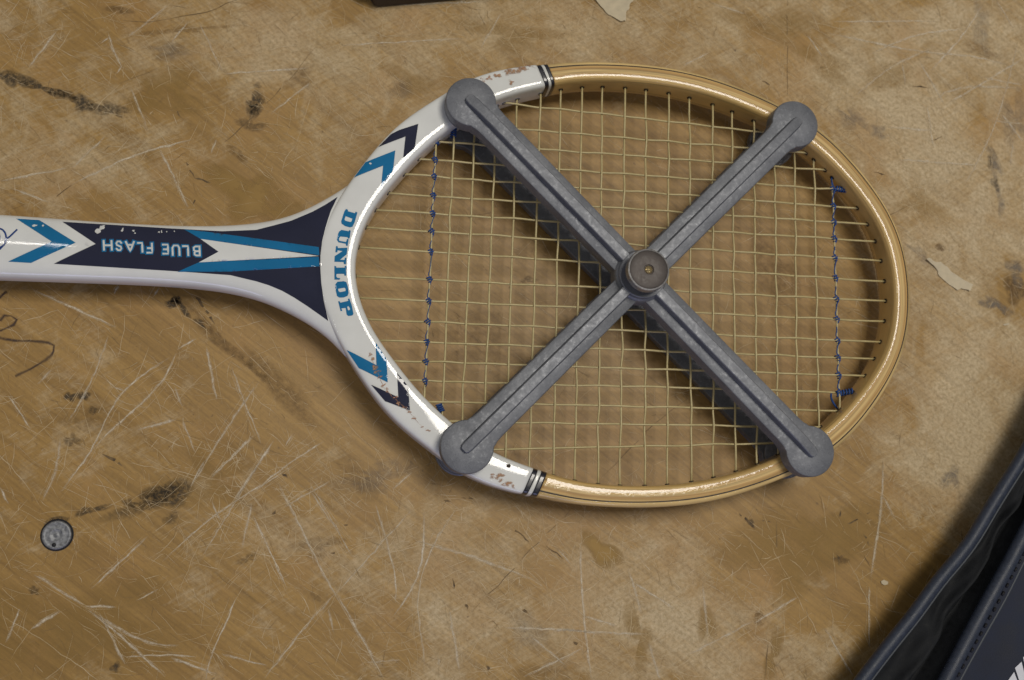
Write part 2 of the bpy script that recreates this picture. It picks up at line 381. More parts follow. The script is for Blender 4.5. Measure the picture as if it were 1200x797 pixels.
class Marks:
    """thin worn marks lying on the table, one mesh with a soft alpha edge"""
    def __init__(s, solid=False): s.solid = solid; s.V = []; s.F = []; s.A = []
    def line(s, pts, wd, al, z, taper=True, jit=0.00025, sub=0.006):
        solid = s.solid
        pts = np.asarray(pts, float)
        if len(pts) > 2: pts = spline(pts, 6)
        L = np.sqrt((np.diff(pts, axis=0)**2).sum(1)); T = np.concatenate([[0], np.cumsum(L)])
        if T[-1] < 1e-6: return
        n = max(3, int(T[-1] / sub)); t = np.linspace(0, T[-1], n + 1)
        p = np.stack([np.interp(t, T, pts[:, 0]), np.interp(t, T, pts[:, 1])], 1)
        p[1:-1] += rng.normal(0, jit, (n-1, 2))
        b = len(s.V)
        for i in range(n + 1):
            d = p[min(i+1, n)] - p[max(i-1, 0)]; d /= np.linalg.norm(d) + 1e-12
            nn = np.array([-d[1], d[0]])
            k = i / n; e = min(1, 6*k + 0.1, 6*(1-k) + 0.1) if taper else 1
            ww = wd * (0.55 + 0.45*e) * rng.uniform(0.6, 1.25); aa = al * e * rng.uniform(0.55, 1.1)
            if solid:
                ww *= 0.62 * (0.45 + 0.55*min(1, aa))
                for q in (-1, 1):
                    v = p[i] + nn * ww * q; s.V.append((v[0], v[1], z + rng.uniform(0, 0.00003))); s.A.append(aa)
                continue
            for q, f in ((-1, 0), (0, 1), (1, 0)):
                v = p[i] + nn * ww * q; s.V.append((v[0], v[1], z)); s.A.append(aa * f)
        if solid:
            s.F += [(b+2*i, b+2*i+1, b+2*i+3, b+2*i+2) for i in range(n) if rng.uniform() > 0.16]
            return
        for i in range(n):
            for q in range(2):
                o = b + i*3 + q; s.F.append((o, o+1, o+4, o+3))
    def blob(s, cx, cy, rx, ry, rot, al, z, rough=0.3, n=26):
        b = len(s.V); ph = rng.uniform(0, 6.28, 4); am = rng.normal(0, rough, 4) / np.array([1, 1.5, 2, 3])
        s.V.append((cx, cy, z)); s.A.append(al)
        for ring, (rr, f) in enumerate(((0.45, 0.92), (0.78, 0.55), (1.0, 0.0))):
            for k in range(n):
                t = 2*math.pi*k/n; m = 1 + sum(am[j]*math.sin((j+2)*t + ph[j]) for j in range(4))
                x, y = rx*rr*m*math.cos(t), ry*rr*m*math.sin(t)
                s.V.append((cx + x*math.cos(rot) - y*math.sin(rot), cy + x*math.sin(rot) + y*math.cos(rot), z)); s.A.append(al*f)
        for k in range(n):
            k2 = (k+1) % n
            s.F.append((b, b+1+k, b+1+k2))
            for r in range(2): s.F.append((b+1+r*n+k, b+1+(r+1)*n+k, b+1+(r+1)*n+k2, b+1+r*n+k2))
    def build(s, name, mat, parent=table):
        o = mesh_obj(name, s.V, s.F, mat, parent, smooth=False)
        a = o.data.attributes.new('alpha', 'FLOAT', 'POINT'); a.data.foreach_set('value', np.array(s.A, dtype=np.float32))
        o['kind'] = 'stuff'
        return o
def W2(pts, ox=0, oy=0, sc=1.0): return [P2(ox + x/sc, oy + y/sc) for x, y in pts]

light = Marks(True)
L330 = [[(120,30),(410,160)],[(380,190),(330,330),(240,490)],[(215,545),(195,660),(150,770)],[(600,265),(440,380),(370,490),(320,590),(205,745)],
  [(620,250),(560,360),(420,495),(325,590)],[(725,230),(760,415)],[(615,370),(640,440)],[(640,480),(685,600)],[(815,300),(860,430),(890,500),(915,570)],
  [(910,350),(780,540),(670,720)],[(1030,530),(1000,580)],[(960,560),(820,770)],[(1140,560),(1000,650),(890,740)],[(1160,700),(1000,790)],[(890,540),(740,690)],
  [(400,370),(440,385)],[(540,50),(560,20)],[(400,45),(420,10)],[(180,310),(130,360)],[(0,720),(30,780)],[(30,400),(110,520)],[(620,240),(690,200)],[(480,520),(620,485)]]
L540 = [[(720,0),(670,90)],[(915,0),(830,140),(710,340)],[(1050,0),(980,50),(830,140),(720,220),(570,355)],[(980,80),(1060,240),(1130,380),(1195,500)],
  [(890,190),(940,300),(1010,450)],[(885,150),(850,310)],[(745,140),(775,215)],[(1195,450),(1060,600),(930,765)],[(300,510),(410,515)],[(350,535),(440,715)],
  [(440,690),(560,683),(690,690)],[(300,520),(420,590),(530,640),(630,650)],[(320,530),(450,640),(580,760)],[(600,690),(760,750)],[(830,480),(790,580),(740,690),(725,770)],
  [(120,400),(300,510)],[(520,265),(320,450)],[(1095,110),(1195,260)],[(70,520),(20,640)],[(780,680),(940,720)],[(1155,520),(1170,600)],[(210,530),(110,590)],[(560,450),(480,490)]]
L3 = [[(550,170),(450,280),(280,470)],[(700,175),(640,270),(580,420),(570,520),(590,690),(590,750)],[(560,280),(700,320),(880,380),(1000,430)],
  [(420,150),(460,290),(490,420),(490,500)],[(1140,290),(1150,520),(1180,770)],[(870,585),(1195,600)],[(1150,660),(940,760)],[(680,520),(715,740)],[(1110,370),(1060,310)],
  [(190,80),(340,340)],[(970,620),(1090,720)],[(590,180),(570,400),(480,550)],[(550,40),(480,100)],[(380,710),(510,700)],[(280,460),(370,620),(450,770)],[(640,690),(645,720)]]
L6 = [[(0,595),(330,610)],[(700,565),(470,680)],[(260,380),(305,540)],[(855,480),(700,570)],[(950,590),(1050,760)],[(1105,440),(1105,660)],[(1155,0),(1150,130),(1110,410)],
  [(1150,120),(1195,200)],[(330,640),(370,770)],[(100,545),(220,580)],[(520,430),(540,620)],[(280,430),(420,520)]]
L8 = [[(500,115),(720,160),(870,185),(1050,205),(1150,235)],[(830,215),(920,370)],[(1060,10),(960,150),(870,250)],[(1195,205),(1040,300),(920,370)],
  [(870,360),(950,315),(1080,305),(1195,310)],[(1180,130),(1130,330),(1060,520),(980,660)],[(1120,400),(1195,500)],[(660,190),(820,125),(1000,100)],[(600,340),(760,220),(880,170)],
  [(440,125),(490,200)],[(720,445),(880,460)],[(760,560),(1040,580)],[(860,370),(880,520)],[(1050,270),(1195,300)],[(100,10),(220,50)],[(520,75),(900,75)],[(1100,0),(1160,100)],
  [(0,230),(95,185)],[(770,220),(780,300)],[(1090,425),(1195,435)],[(1160,500),(1150,580)]]
L0 = [[(380,115),(400,180),(430,240)],[(460,310),(520,460)],[(560,520),(610,620),(660,730)],[(700,80),(780,250)],[(0,635),(240,590)],[(370,480),(250,590)],[(250,650),(490,540),(680,490)],
  [(780,260),(1080,240)],[(100,240),(200,110)],[(590,20),(450,130)],[(1090,290),(950,400)],[(350,155),(385,130)],[(410,260),(430,230)],[(760,490),(740,540)],[(40,660),(170,710)],[(660,80),(600,150)]]
LT = [[(0,160),(430,135)],[(560,50),(490,170)],[(250,0),(600,-10)],[(130,20),(520,5)]]
soft = Marks(); strong = []
for Ls, ox, oy, sc in ((L330,0,330,2.995),(L540,0,540,3.0),(L3,300,540,3.0),(L6,650,540,3.0),(L8,800,0,2.995),(L0,0,0,2.995),(LT,400,0,3.0)):
    for pl in Ls:
        p = W2(pl, ox, oy, sc); strong.append(p)
        dim = 1.0 if Ls in (L330, L540, L3) else 0.95
        st_ = dim*rng.uniform(0.75, 1.15)
        soft.line(p, rng.uniform(0.0006, 0.0010), st_, 0.00014, sub=0.003, jit=0.0002)
        light.line(p, rng.uniform(0.00018, 0.0003), st_*0.7, 0.00012, sub=0.004)
        for _ in range(2):      # hair scratches running beside the long ones
            off = rng.normal(0, 0.0022, 2); light.line([np.array(q) + off for q in p], 0.00016, 0.42, 0.00011)
def rand_scratch(mk, n, wd, al, lmin, lmax, z, bias=True):
    for _ in range(n):
        while True:
            x, y = rng.uniform(-20, 1220), rng.uniform(-20, 820); c = P(x, y)
            if not bias or rng.uniform() < 0.25 + 1.1*float(wear_and_shade(np.array([c[0]]), np.array([c[1]]))[0]): break
        ln = rng.uniform(lmin, lmax); a = rng.uniform(0, math.pi) if rng.uniform() < 0.62 else math.radians(rng.normal(-38, 9))
        k = rng.normal(0, 0.18)
        p = [(c[0] + ln*t*math.cos(a + k*t), c[1] + ln*t*math.sin(a + k*t)) for t in (0, .33, .66, 1)]
        mk.line(p, wd*rng.uniform(0.6, 1.4), al*rng.uniform(0.4, 1.2), z, sub=0.004)
rand_scratch(light, 5200, 0.00019, 0.50, 0.004, 0.024, 0.00009)
rand_scratch(light, 160, 0.00026, 0.36, 0.012, 0.060, 0.00010)
# tangled hair scratches where the top is most rubbed
for cx, cy, rx, ry, n in ((1120,540,50,45,260),(720,660,90,70,200),(1100,150,90,90,160),(300,570,60,50,140),(560,620,90,50,140),(860,690,70,50,90),(1120,250,60,90,130),(640,40,120,30,110)):
    for _ in range(n):
        c = P(cx + rng.normal(0, rx), cy + rng.normal(0, ry)); a = rng.uniform(0, 6.28); ln = rng.uniform(0.004, 0.016); k = rng.normal(0, 0.5)
        light.line([(c[0] + ln*t*math.cos(a+k*t), c[1] + ln*t*math.sin(a+k*t)) for t in (0, .33, .66, 1)], 0.00024, rng.uniform(0.25, 0.6), 0.00010, sub=0.003)
light.build('pale_scratches', M['scr_light']); soft.build('chalky_scratches', M['scr_soft'])

dark = Marks(True)
for pl, wd, al in ([[(370,55),(333,100),(253,177)],.0003,.75],[[(923,-5),(922,50),(923,112)],.0003,.8],[[(144,24),(167,26),(200,22)],.0003,.5],[[(200,22),(235,16),(278,0)],.0005,.6],
                   [[(57,238),(84,217)],.0005,.6],[[(222,190),(238,214),(262,221)],.0,.0],[[(1010,262),(1054,248)],.0003,.6],[[(1024,260),(1066,240)],.0003,.5],
                   [[(140,98),(187,79)],.0003,.45],[[(910,610),(911,655)],.0006,.45],[[(900,755),(896,797)],.0006,.5],[[(925,600),(912,630)],.0,.0]):
    if wd: dark.line([P2(*q) for q in pl], wd, al, 0.00014)
dark.line([P2(670,595), P2(627,640), P2(553,717)], 0.0003, 0.8, 0.00014)
dark.line([P2(703,562), P2(735,530), P2(775,490), P2(805,468)], 0.0003, 0.75, 0.00014)
for x0, y0, x1, y1, wd in ((218,190,228,209,.0009),(228,209,247,214,.0009),(226,240,229,232,.0008),(866,602,885,620,.0011),(976,655,990,650,.0005),(983,663,980,648,.0006),(978,648,992,662,.0004),
        (228,345,252,380,.0011),(893,95,902,100,.0006),(1069,101,1087,103,.0006),(1028,103,1034,101,.0006),(960,80,966,78,.0005),(1025,202,1037,205,.0006),(1092,165,1106,158,.0005),
        (600,619,620,635,.0008),(640,640,660,655,.0005),(545,708,548,714,.0012),(612,715,618,718,.0012),(672,752,678,757,.0012),(570,780,572,786,.001),(530,678,532,690,.0006),(893,610,903,612,.0010),
        (205,128,212,138,.0007),(330,555,337,560,.0009),(317,605,323,598,.0012),(120,532,143,546,.0012),(400,615,410,616,.0009),(388,648,395,649,.0009),(520,586,528,588,.0007),(540,583,565,585,.0005),
        (983,606,985,598,.0008),(993,614,1020,600,.0006),(1012,626,1018,640,.0006),(1012,650,1020,665,.0004),(600,330,596,338,.0009),(200,350,214,362,.0),(1060,700,1070,690,.0)):
    if wd: dark.line([P2(x0, y0), P2((x0+x1)/2 + 1, (y0+y1)/2), P2(x1, y1)], wd, 0.9, 0.00016, sub=0.002)
rand_scratch(dark, 900, 0.00014, 0.55, 0.003, 0.014, 0.00013, bias=False)
rand_scratch(dark, 90, 0.00026, 0.5, 0.003, 0.010, 0.00013, bias=False)
dark.build('dark_scratches', M['scr_dark'])

def blobs(name, mat, lst, z):
    mk = Marks()
    for px, py, rx, ry, rot, al in lst:
        c = P(px, py); mk.blob(c[0], c[1], rx*0.00047, ry*0.00047, math.radians(rot), al, z)
    return mk.build(name, mat)
blobs('varnish_remains', M['stain_warm'], [(195,110,45,26,0,.5),(300,232,48,36,-25,.8),(705,646,30,14,-38,.9),(940,640,90,60,20,.5),(920,30,55,26,20,.35),(965,75,45,18,-30,.4),(870,22,30,16,0,.3),
       (70,740,120,60,10,.35),(480,95,32,16,-20,.35),(1040,90,40,20,20,.3),(1080,240,30,24,10,.3),(750,750,14,30,0,.5),(905,770,10,26,0,.55),(828,730,10,26,0,.5),(240,560,60,30,0,.3),(600,40,60,18,0,.35)], 0.00004)
blobs('brown_stains', M['stain_brown'], [(1102,290,8,5,30,.9),(1190,340,20,18,0,.9),(140,12,16,6,0,.7),(278,180,12,7,-40,.6),(905,320,26,50,0,.35),(330,455,80,12,-42,.40),(260,400,60,9,-40,.55),(700,365,90,30,0,.15),
       (560,400,60,34,10,.25),(370,640,28,12,10,.35),(880,480,30,14,30,.35),(986,656,8,6,0,.7),(215,35,40,5,8,.4),(420,560,24,20,-40,.3),(95,490,30,20,0,.3),(640,790,30,20,0,.3),(890,725,10,8,0,.5),
       (350,90,18,16,0,.35),(1150,60,30,10,0,.3),(620,200,40,40,0,.25)], 0.00006)
blobs('grey_smears', M['stain_grey'], [(1168,358,22,9,-30,.7),(1190,318,16,14,0,.6),(1080,300,22,7,-35,.35),(1165,190,8,26,15,.5),(1172,235,6,22,0,.45),(1000,140,30,10,-35,.35),(1030,155,14,10,0,.4),(1115,560,12,16,0,.5),
       (200,60,30,10,0,.3),(470,105,20,12,0,.25),(620,740,20,30,0,.2),(1190,140,14,50,0,.3),(1150,30,14,40,0,.25),(440,560,40,14,-10,.3)], 0.00007)
blobs('black_stains', M['stain_black'], [(12,92,20,8,-20,.95),(48,102,26,8,-18,1.0),(74,110,14,6,-10,.7),(97,121,16,10,-25,.95),(128,128,22,9,-20,.7),(298,122,11,14,30,.95),(299,128,9,9,0,.8),(294,147,16,8,15,.5),(302,100,5,5,0,.5),
       (195,580,26,18,0,.9),(172,588,34,12,20,.5),(106,598,12,6,20,.8),(152,590,8,5,0,.7),(82,465,6,6,0,1.),(97,464,7,6,0,1.),(110,481,6,5,0,.6),(85,516,7,9,30,.5),(66,610,12,5,10,.9),(200,608,10,6,0,.5),
       (203,355,8,7,0,1.3),(206,352,6,6,0,1.2),(215,362,12,4,-42,1.1),(235,379,9,3,-40,.8),(1166,215,5,12,10,.6),(1160,190,5,10,0,.5),(880,612,5,3,-50,.8),(1125,580,5,5,0,.2),
       (620,328,10,5,0,.5),(790,360,14,8,0,.35),(1010,440,8,14,0,.5),(40,692,6,5,0,.6),(135,782,6,5,0,.7),(290,655,12,4,0,.4),(370,700,5,5,0,.3)], 0.00008)
ink = Marks()
for pl in ([(0,376),(7,369),(18,373),(20,376),(0,388)], [(-12,393),(10,398),(33,400),(52,401),(64,406),(60,416),(40,430),(18,441)], [(-6,354),(3,346),(8,342)]):
    ink.line([P2(*q) for q in pl], 0.0010, 0.95, 0.00018, taper=False, jit=0.0001, sub=0.003)
o = ink.build('ink_scribble', M['ink']); del o['kind']

# ------------------------------------------------------------------ the racket
racket = thing('tennis_racket', 'old wooden tennis racket with white and blue painted throat and varnished hoop', 'tennis racket', loc=tuple(P(100, 290, 0.0)))
RINV = Matrix.Translation(-Vector(racket.location))
def rpart(name, V, F, mat, parent=None, **k):
    """part of the racket given in world coordinates"""
    o = mesh_obj(name, V, F, mat, parent or racket, **k)
    o.matrix_parent_inverse = Matrix.Identity(4) if parent else RINV
    return o
ZM = 0.0195; HH = 0.0095
YC = 2.3
OUT = [(156,0),(151,32),(137,58),(110,87),(78,104),(40,115.5),(3,119),(-30,117.5),(-49,114.5),(-81,106),(-103,92.5),(-124,75.5),(-138,58.5),(-150,40),(-160,19),(-163.5,0)]
INN = [(146,0),(141,30),(128,52),(103,77),(74,93.5),(38,104.5),(4,108),(-27,106.3),(-44,102.5),(-73.5,92),(-95,77.5),(-112,61.5),(-124,47),(-134.5,32),(-141.5,16),(-144,0)]
def closed(pts):
    full = pts + [(x, -y) for x, y in pts[-2:0:-1]]
    return spline(np.array([(x, y + YC) for x, y in full]) * MM, 14, True)
OC = closed(OUT); IC = closed(INN); NS = len(OC)
CC = (OC + IC) / 2; HWD = np.sqrt(((OC - IC)**2).sum(1)) / 2; ND = (OC - IC) / (2*HWD[:, None])
ALONG = np.concatenate([[0], np.cumsum(np.sqrt((np.diff(CC, axis=0)**2).sum(1)))])
def lerp_ring(arr, t):
    t = t % NS; i = int(t); f = t - i
    return arr[i] * (1-f) + arr[(i+1) % NS] * f
def superellipse(e, n=44):
    out = []
    for k in range(n):
        a = 2*math.pi*(k + 0.5)/n; c, s = math.cos(a), math.sin(a)
        out.append((math.copysign(abs(c)**(2/e), c), math.copysign(abs(s)**(2/e), s)))
    return out
def hoop_seg(t0, t1, n, e, grow=0.0, cap=True, hh=HH, flare=None):
    pr = superellipse(e); m = len(pr); V = []; F = []; U = []
    for i in range(n + 1):
        t = t0 + (t1 - t0) * i / n
        c = lerp_ring(CC, t); d = lerp_ring(ND, t); d = d / np.linalg.norm(d); w_ = lerp_ring(HWD, t) + grow
        for a, b in pr:
            V.append((c[0] + d[0]*a*w_, c[1] + d[1]*a*w_, ZM + b*(hh + grow)))
            U.append((t / NS * 0.86, a*w_ + (0.003 if b > 0 else 0.05) * abs(b)**6))
    for i in range(n):
        for k in range(m):
            k2 = (k+1) % m; F.append((i*m+k, i*m+k2, (i+1)*m+k2, (i+1)*m+k))
    if cap: F.append(tuple(range(m))[::-1]); F.append(tuple(n*m + k for k in range(m)))
    return V, F, U
def t_at(px, py, upper):
    """ring parameter nearest a pixel on the hoop's top face"""
    p = np.array(P2(px, py, ZM + HH)); d = ((CC - p)**2).sum(1); return float(np.argmin(d))
tU = t_at(642, 86, True); tL = t_at(629, 566, False)
bw = 0.0066 / (ALONG[-1] / NS)           # whole band, in ring steps
V, F, U = hoop_seg(tL + bw/2 - NS, tU - bw/2, 300, 5.0)
wood = rpart('wooden_hoop', V, F, M['wood'], uvs=U); fix_normals(wood)
V, F, U = hoop_seg(tU + bw/2, tL - bw/2, 240, 6.2, 0.0002)
white = rpart('white_throat_bow', V, F, M['white']); fix_normals(white)
for tc_, sg in ((tU, 1), (tL, -1)):
    for a0, a1, mt, nm, gr in ((-.5, -.10, 'black', 'black_band', .00030), (-.10, .16, 'cream', 'white_band', .00026), (.16, .5, 'black', 'black_band', .00030)):
        V, F, U = hoop_seg(tc_ + sg*a0*bw, tc_ + sg*a1*bw, 4, 4.2, gr); o = rpart(nm, V, F, M[mt]); fix_normals(o)
# dark lamination line round the top of the wooden hoop (real inlaid strip, slightly proud)
def hoop_z(a, e, hh, grow): return ZM + (hh + grow) * (1 - min(1, abs(a))**e) ** (1/e)
V = []; F = []; n = 300
t0, t1 = tL + bw/2 - NS, tU - bw/2
for i in range(n + 1):
    t = t0 + (t1-t0)*i/n; c = lerp_ring(CC, t); d = lerp_ring(ND, t); d = d/np.linalg.norm(d); w_ = lerp_ring(HWD, t)
    off = 0.50 + 0.03*math.sin(t*0.11)
    for q in (-0.055, 0.055):
        a = off + q; V.append((c[0] + d[0]*a*w_, c[1] + d[1]*a*w_, hoop_z(a, 5.0, HH, 0) + 0.00007))
for i in range(n): F.append((2*i, 2*i+1, 2*i+3, 2*i+2))
rpart('lamination_line', V, F, M['lam'], wood)

# shaft with the fork that runs into the hoop
UP = spline(np.array([(-400,21.5),(-311,21.2),(-260,19.8),(-233,19.8),(-209,21.0),(-185,25.2),(-169,32),(-152,43.3),(-145,49)]), 12)
LO = spline(np.array([(-400,-10.2),(-311,-10),(-260,-9.8),(-233,-10.2),(-209,-12),(-191,-15.8),(-175,-22.3),(-158,-32.8),(-147,-43.3),(-141,-49)]), 12)
pr = superellipse(3.3, 60); V = []; F = []
Xs = np.concatenate([np.linspace(-395, -215, 26), np.linspace(-210, -153, 34)])
for X in Xs:
    kk = 6.0 * max(0, (X + 215) / 62) ** 2
    for a, b in pr:
        xx = X + kk*a*a; yu = np.interp(xx, UP[:,0], UP[:,1]); yl = np.interp(xx, LO[:,0], LO[:,1])
        V.append((xx*MM, ((yu+yl)/2 + a*(yu-yl)/2)*MM, ZM + b*0.0093))
m = len(pr)
for i in range(len(Xs)-1):
    for k in range(m): F.append((i*m+k, i*m+(k+1) % m, (i+1)*m+(k+1) % m, (i+1)*m+k))
F.append(tuple(range(m))); F.append(tuple((len(Xs)-1)*m + k for k in range(m)))
shaft = rpart('shaft', V, F, M['white']); fix_normals(shaft)

# painted marks: laid onto the lacquer through its own surface
def bvh_of(objs):
    V = []; F = []
    for o in objs:
        b = len(V); off = Vector((0,0,0))
        V += [tuple(v.co) for v in o.data.vertices]; F += [tuple(b + i for i in p.vertices) for p in o.data.polygons]
    return BVHTree.FromPolygons(V, F)
BV = bvh_of([white, shaft])
def inside(pt, polys):
    c = False
    for poly in polys:
        n = len(poly); j = n-1
        for i in range(n):
            (xi, yi), (xj, yj) = poly[i], poly[j]
            if (yi > pt[1]) != (yj > pt[1]) and pt[0] < (xj-xi)*(pt[1]-yi)/(yj-yi) + xi: c = not c
            j = i
    return c
def flat_poly(polys, step):
    """triangulate even-odd polygons (world xy) with interior points"""
    pts = []; edges = []
    for poly in polys:
        b = len(pts); q = []
        for i in range(len(poly)):
            p0, p1 = np.array(poly[i]), np.array(poly[(i+1) % len(poly)]); k = max(1, int(np.linalg.norm(p1-p0)/step))
            for s in range(k): q.append(p0 + (p1-p0)*s/k)
        pts += q; edges += [(b+i, b+(i+1) % len(q)) for i in range(len(q))]
    A = np.array(pts); x0, y0 = A.min(0); x1, y1 = A.max(0)
    for x in np.arange(x0 + step/2, x1, step):
        for y in np.arange(y0 + step/2, y1, step):
            if inside((x, y), polys) and np.min((A[:,0]-x)**2 + (A[:,1]-y)**2) > (0.3*step)**2: pts.append(np.array([x, y]))
    r = delaunay_2d_cdt([Vector(p) for p in pts], edges, [], 0, 1e-7)
    vo, fo = r[0], r[2]
    F = []
    for f in fo:
        c = sum((vo[i] for i in f), Vector((0, 0))) / len(f)
        if inside(c, polys): F.append(tuple(f))
    return [tuple(v) for v in vo], F
def decal(name, polys, mat, lift, parent=racket, bv=None, zref=None, step=0.0010, zmin=0.0):
    if parent is shaft: step = 0.0016
    bv = bv or BV; zref = zref if zref is not None else ZM + HH - 0.0004
    polys = [[P2(x, y, zref) for x, y in p] for p in polys]
    v2, F = flat_poly(polys, step)
    V = []
    for x, y in v2:
        hit = bv.ray_cast(Vector((x, y, 0.2)), Vector((0, 0, -1)))
        z = hit[0].z if hit[0] is not None else zref - 0.002
        n_ = hit[1] if hit[0] is not None else Vector((0,0,1))
        V.append((x + n_.x*lift, y + n_.y*lift, z + abs(n_.z)*lift))
    o = rpart(name, V, F, mat, None if parent is racket else parent, smooth=True)
    bm = bmesh.new(); bm.from_mesh(o.data); bmesh.ops.recalc_face_normals(bm, faces=bm.faces)
    if sum(f.normal.z for f in bm.faces) < 0: bmesh.ops.reverse_faces(bm, faces=bm.faces)
    bm.to_mesh(o.data); bm.free()
    return o
def T(pts, ox, oy, sc): return [(ox + x/sc, oy + y/sc) for x, y in pts]
l1, l2, l3 = 0.00016, 0.00022, 0.00028
decal('chevron', [T([(320,312),(440,190),(520,150),(706,90),(672,320),(560,420),(582,212)], 405, 135, 8.3)], M['navy'], 0.00026, white)
decal('chevron', [T([(85,607),(195,460),(483,348),(462,540),(345,705),(365,495)], 405, 135, 8.3)], M['blue'], 0.00026, white)
decal('chevron', [T([(92,160),(205,330),(472,465),(462,250),(360,92),(368,305)], 395, 390, 7.97)], M['blue'], 0.00026, white)
decal('chevron', [T([(318,485),(450,640),(680,728),(662,500),(560,378),(572,605)], 395, 390, 7.97)], M['navy'], 0.00026, white)
decal('chevron', [T([(140,122),(355,135),(708,355),(290,542),(75,530),(485,345)], 0, 240, 7.97)], M['blue'], l1, shaft)
navy = decal('navy_panel', [[(72,259),(140,263),(200,267),(260,270.6),(300,269),(340.5,258),(366,247),(380.6,239),(395.7,229),(387.5,247),(381.6,266),(377.5,283),(375.6,300),(375.6,316),(376.6,332),(379.5,352),(384.6,375.5),(372,366.5),(360.5,358.5),(345,348.5),
        (330.4,340.4),(315,334),(300,329.4),(270,322.3),(230,319.3),(200,317.3),(130,313),(63,309),(112.4,286)]], M['navy'], l1, shaft)
decal('blue_stripe', [T([(75,240),(200,255),(865,348),(868,395),(175,300)], 200, 220, 4.983)], M['blue'], l2, shaft)
decal('white_dart', [T([(175,300),(868,400),(165,437),(280,375)], 200, 220, 4.983)], M['white'], l2, shaft)
decal('blue_stripe', [T([(165,437),(865,405),(868,460),(350,490),(40,490)], 200, 220, 4.983)], M['blue'], l2, shaft)
LET = dict(
 D=([[(290,60),(318,75),(316,92),(408,118),(418,98),(442,108),(428,160),(405,240),(375,300),(340,306),(280,290),(232,258),(226,225),(245,165),(268,95)], [(285,158),(375,190),(365,225),(350,236),(280,218),(270,200)]], 240),
 U=([[(335,343),(353,350),(338,452),(316,455),(312,438),(215,428),(196,455),(200,485),(290,502),(305,462),(325,464),(312,552),(292,552),(288,525),(190,505),(168,470),(180,400),(200,362),(230,340),(325,358)]], 240),
 N=([[(158,556),(180,560),(182,582),(308,578),(300,665),(210,738),(270,740),(275,712),(296,712),(288,800),(262,795),(258,768),(136,765),(140,690),(245,622),(178,612),(174,638),(148,638)]], 240),
 L=([[(135,80),(158,86),(160,104),(272,102),(276,80),(296,82),(292,210),(270,210),(266,186),(165,186),(160,215),(172,238),(214,244),(204,264),(136,262)]], 305),
 O=([[(175,292),(260,284),(295,295),(315,360),(325,440),(310,480),(260,500),(200,502),(170,480),(152,400),(146,330)], [(185,385),(270,370),(285,385),(285,415),(210,430),(190,415)]], 305),
 P=([[(185,550),(208,552),(215,570),(322,545),(315,520),(335,515),(365,600),(390,720),(375,740),(320,748),(298,725),(285,640),(230,645),(240,680),(218,682)], [(305,625),(325,615),(345,650),(340,668),(318,672)]], 305))
for ch, (polys, oy) in LET.items():
    decal('letter', [T(p, 380, oy, 11.38) for p in polys], M['blue'], l1, white, step=0.0012)
# small lettering on the shaft: white strokes over a blue outline
STR = dict(
 B=[[(0,0),(0,1)],[(0,1),(.6,1),(.85,.9),(.85,.65),(.6,.53),(0,.53)],[(.6,.53),(.95,.42),(.95,.12),(.65,0),(0,0)]],
 L=[[(0,1),(0,0),(.9,0)]], U=[[(0,1),(0,.25),(.2,0),(.75,0),(.95,.25),(.95,1)]], E=[[(.9,1),(0,1),(0,0),(.9,0)],[(0,.52),(.75,.52)]],
 F=[[(.9,1),(0,1),(0,0)],[(0,.5),(.75,.5)]], A=[[(0,0),(.5,1),(1,0)],[(.2,.32),(.8,.32)]], S=[[(.92,.85),(.7,1),(.25,1),(.03,.82),(.1,.6),(.85,.42),(.95,.2),(.72,0),(.22,0),(.02,.16)]],
 H=[[(0,0),(0,1)],[(.95,0),(.95,1)],[(0,.5),(.95,.5)]])
BOX = [('B',1000,1066,200,303),('L',892,950,197,300),('U',785,863,190,298),('E',690,748,182,285),('F',530,588,172,275),('L',440,490,165,265),('A',322,408,155,260),('S',224,280,150,250),('H',94,184,145,245)]
def stroke_mesh(strokes, wd, lift, parent, mat, name):
    V = []; F = []
    for st in strokes:
        p = [np.array(P2(x, y, ZM + HH - 0.0003)) for x, y in st]; b = len(V)
        fine = []
        for i in range(len(p)-1):
            k = max(1, int(np.linalg.norm(p[i+1]-p[i])/0.0012)); fine += [p[i] + (p[i+1]-p[i])*s/k for s in range(k)]
        fine.append(p[-1]); n = len(fine)
        e0 = fine[0] - fine[1]; fine[0] = fine[0] + e0/np.linalg.norm(e0)*wd*0.5; e1 = fine[-1] - fine[-2]; fine[-1] = fine[-1] + e1/np.linalg.norm(e1)*wd*0.5
        for i in range(n):
            d = fine[min(i+1, n-1)] - fine[max(i-1, 0)]; d /= np.linalg.norm(d); nn = np.array([-d[1], d[0]])
            for q in (-.5, .5):
                v = fine[i] + nn*wd*q; h = BV.ray_cast(Vector((v[0], v[1], .2)), Vector((0,0,-1)))
                V.append((v[0], v[1], (h[0].z if h[0] else 0.0286) + lift))
        F += [(b+2*i, b+2*i+1, b+2*i+3, b+2*i+2) for i in range(n-1)]
        lift += 0.000004
    return rpart(name, V, F, mat, parent, smooth=False)
for ch, x0, x1, y0, y1 in BOX:
    m_ = lambda u, v: (110 + (x1 - (u*.92+.04)*(x1-x0) + (v-0.5)*4)/8.571, 265 + (y0 + (v*.88+.06)*(y1-y0))/8.571)
    st = [[m_(u, v) for u, v in s] for s in STR[ch]]
    stroke_mesh(st, 0.0021, l2, shaft, M['blue'], 'letter_outline')
    stroke_mesh(st, 0.00088, l3, shaft, M['cream'], 'letter')
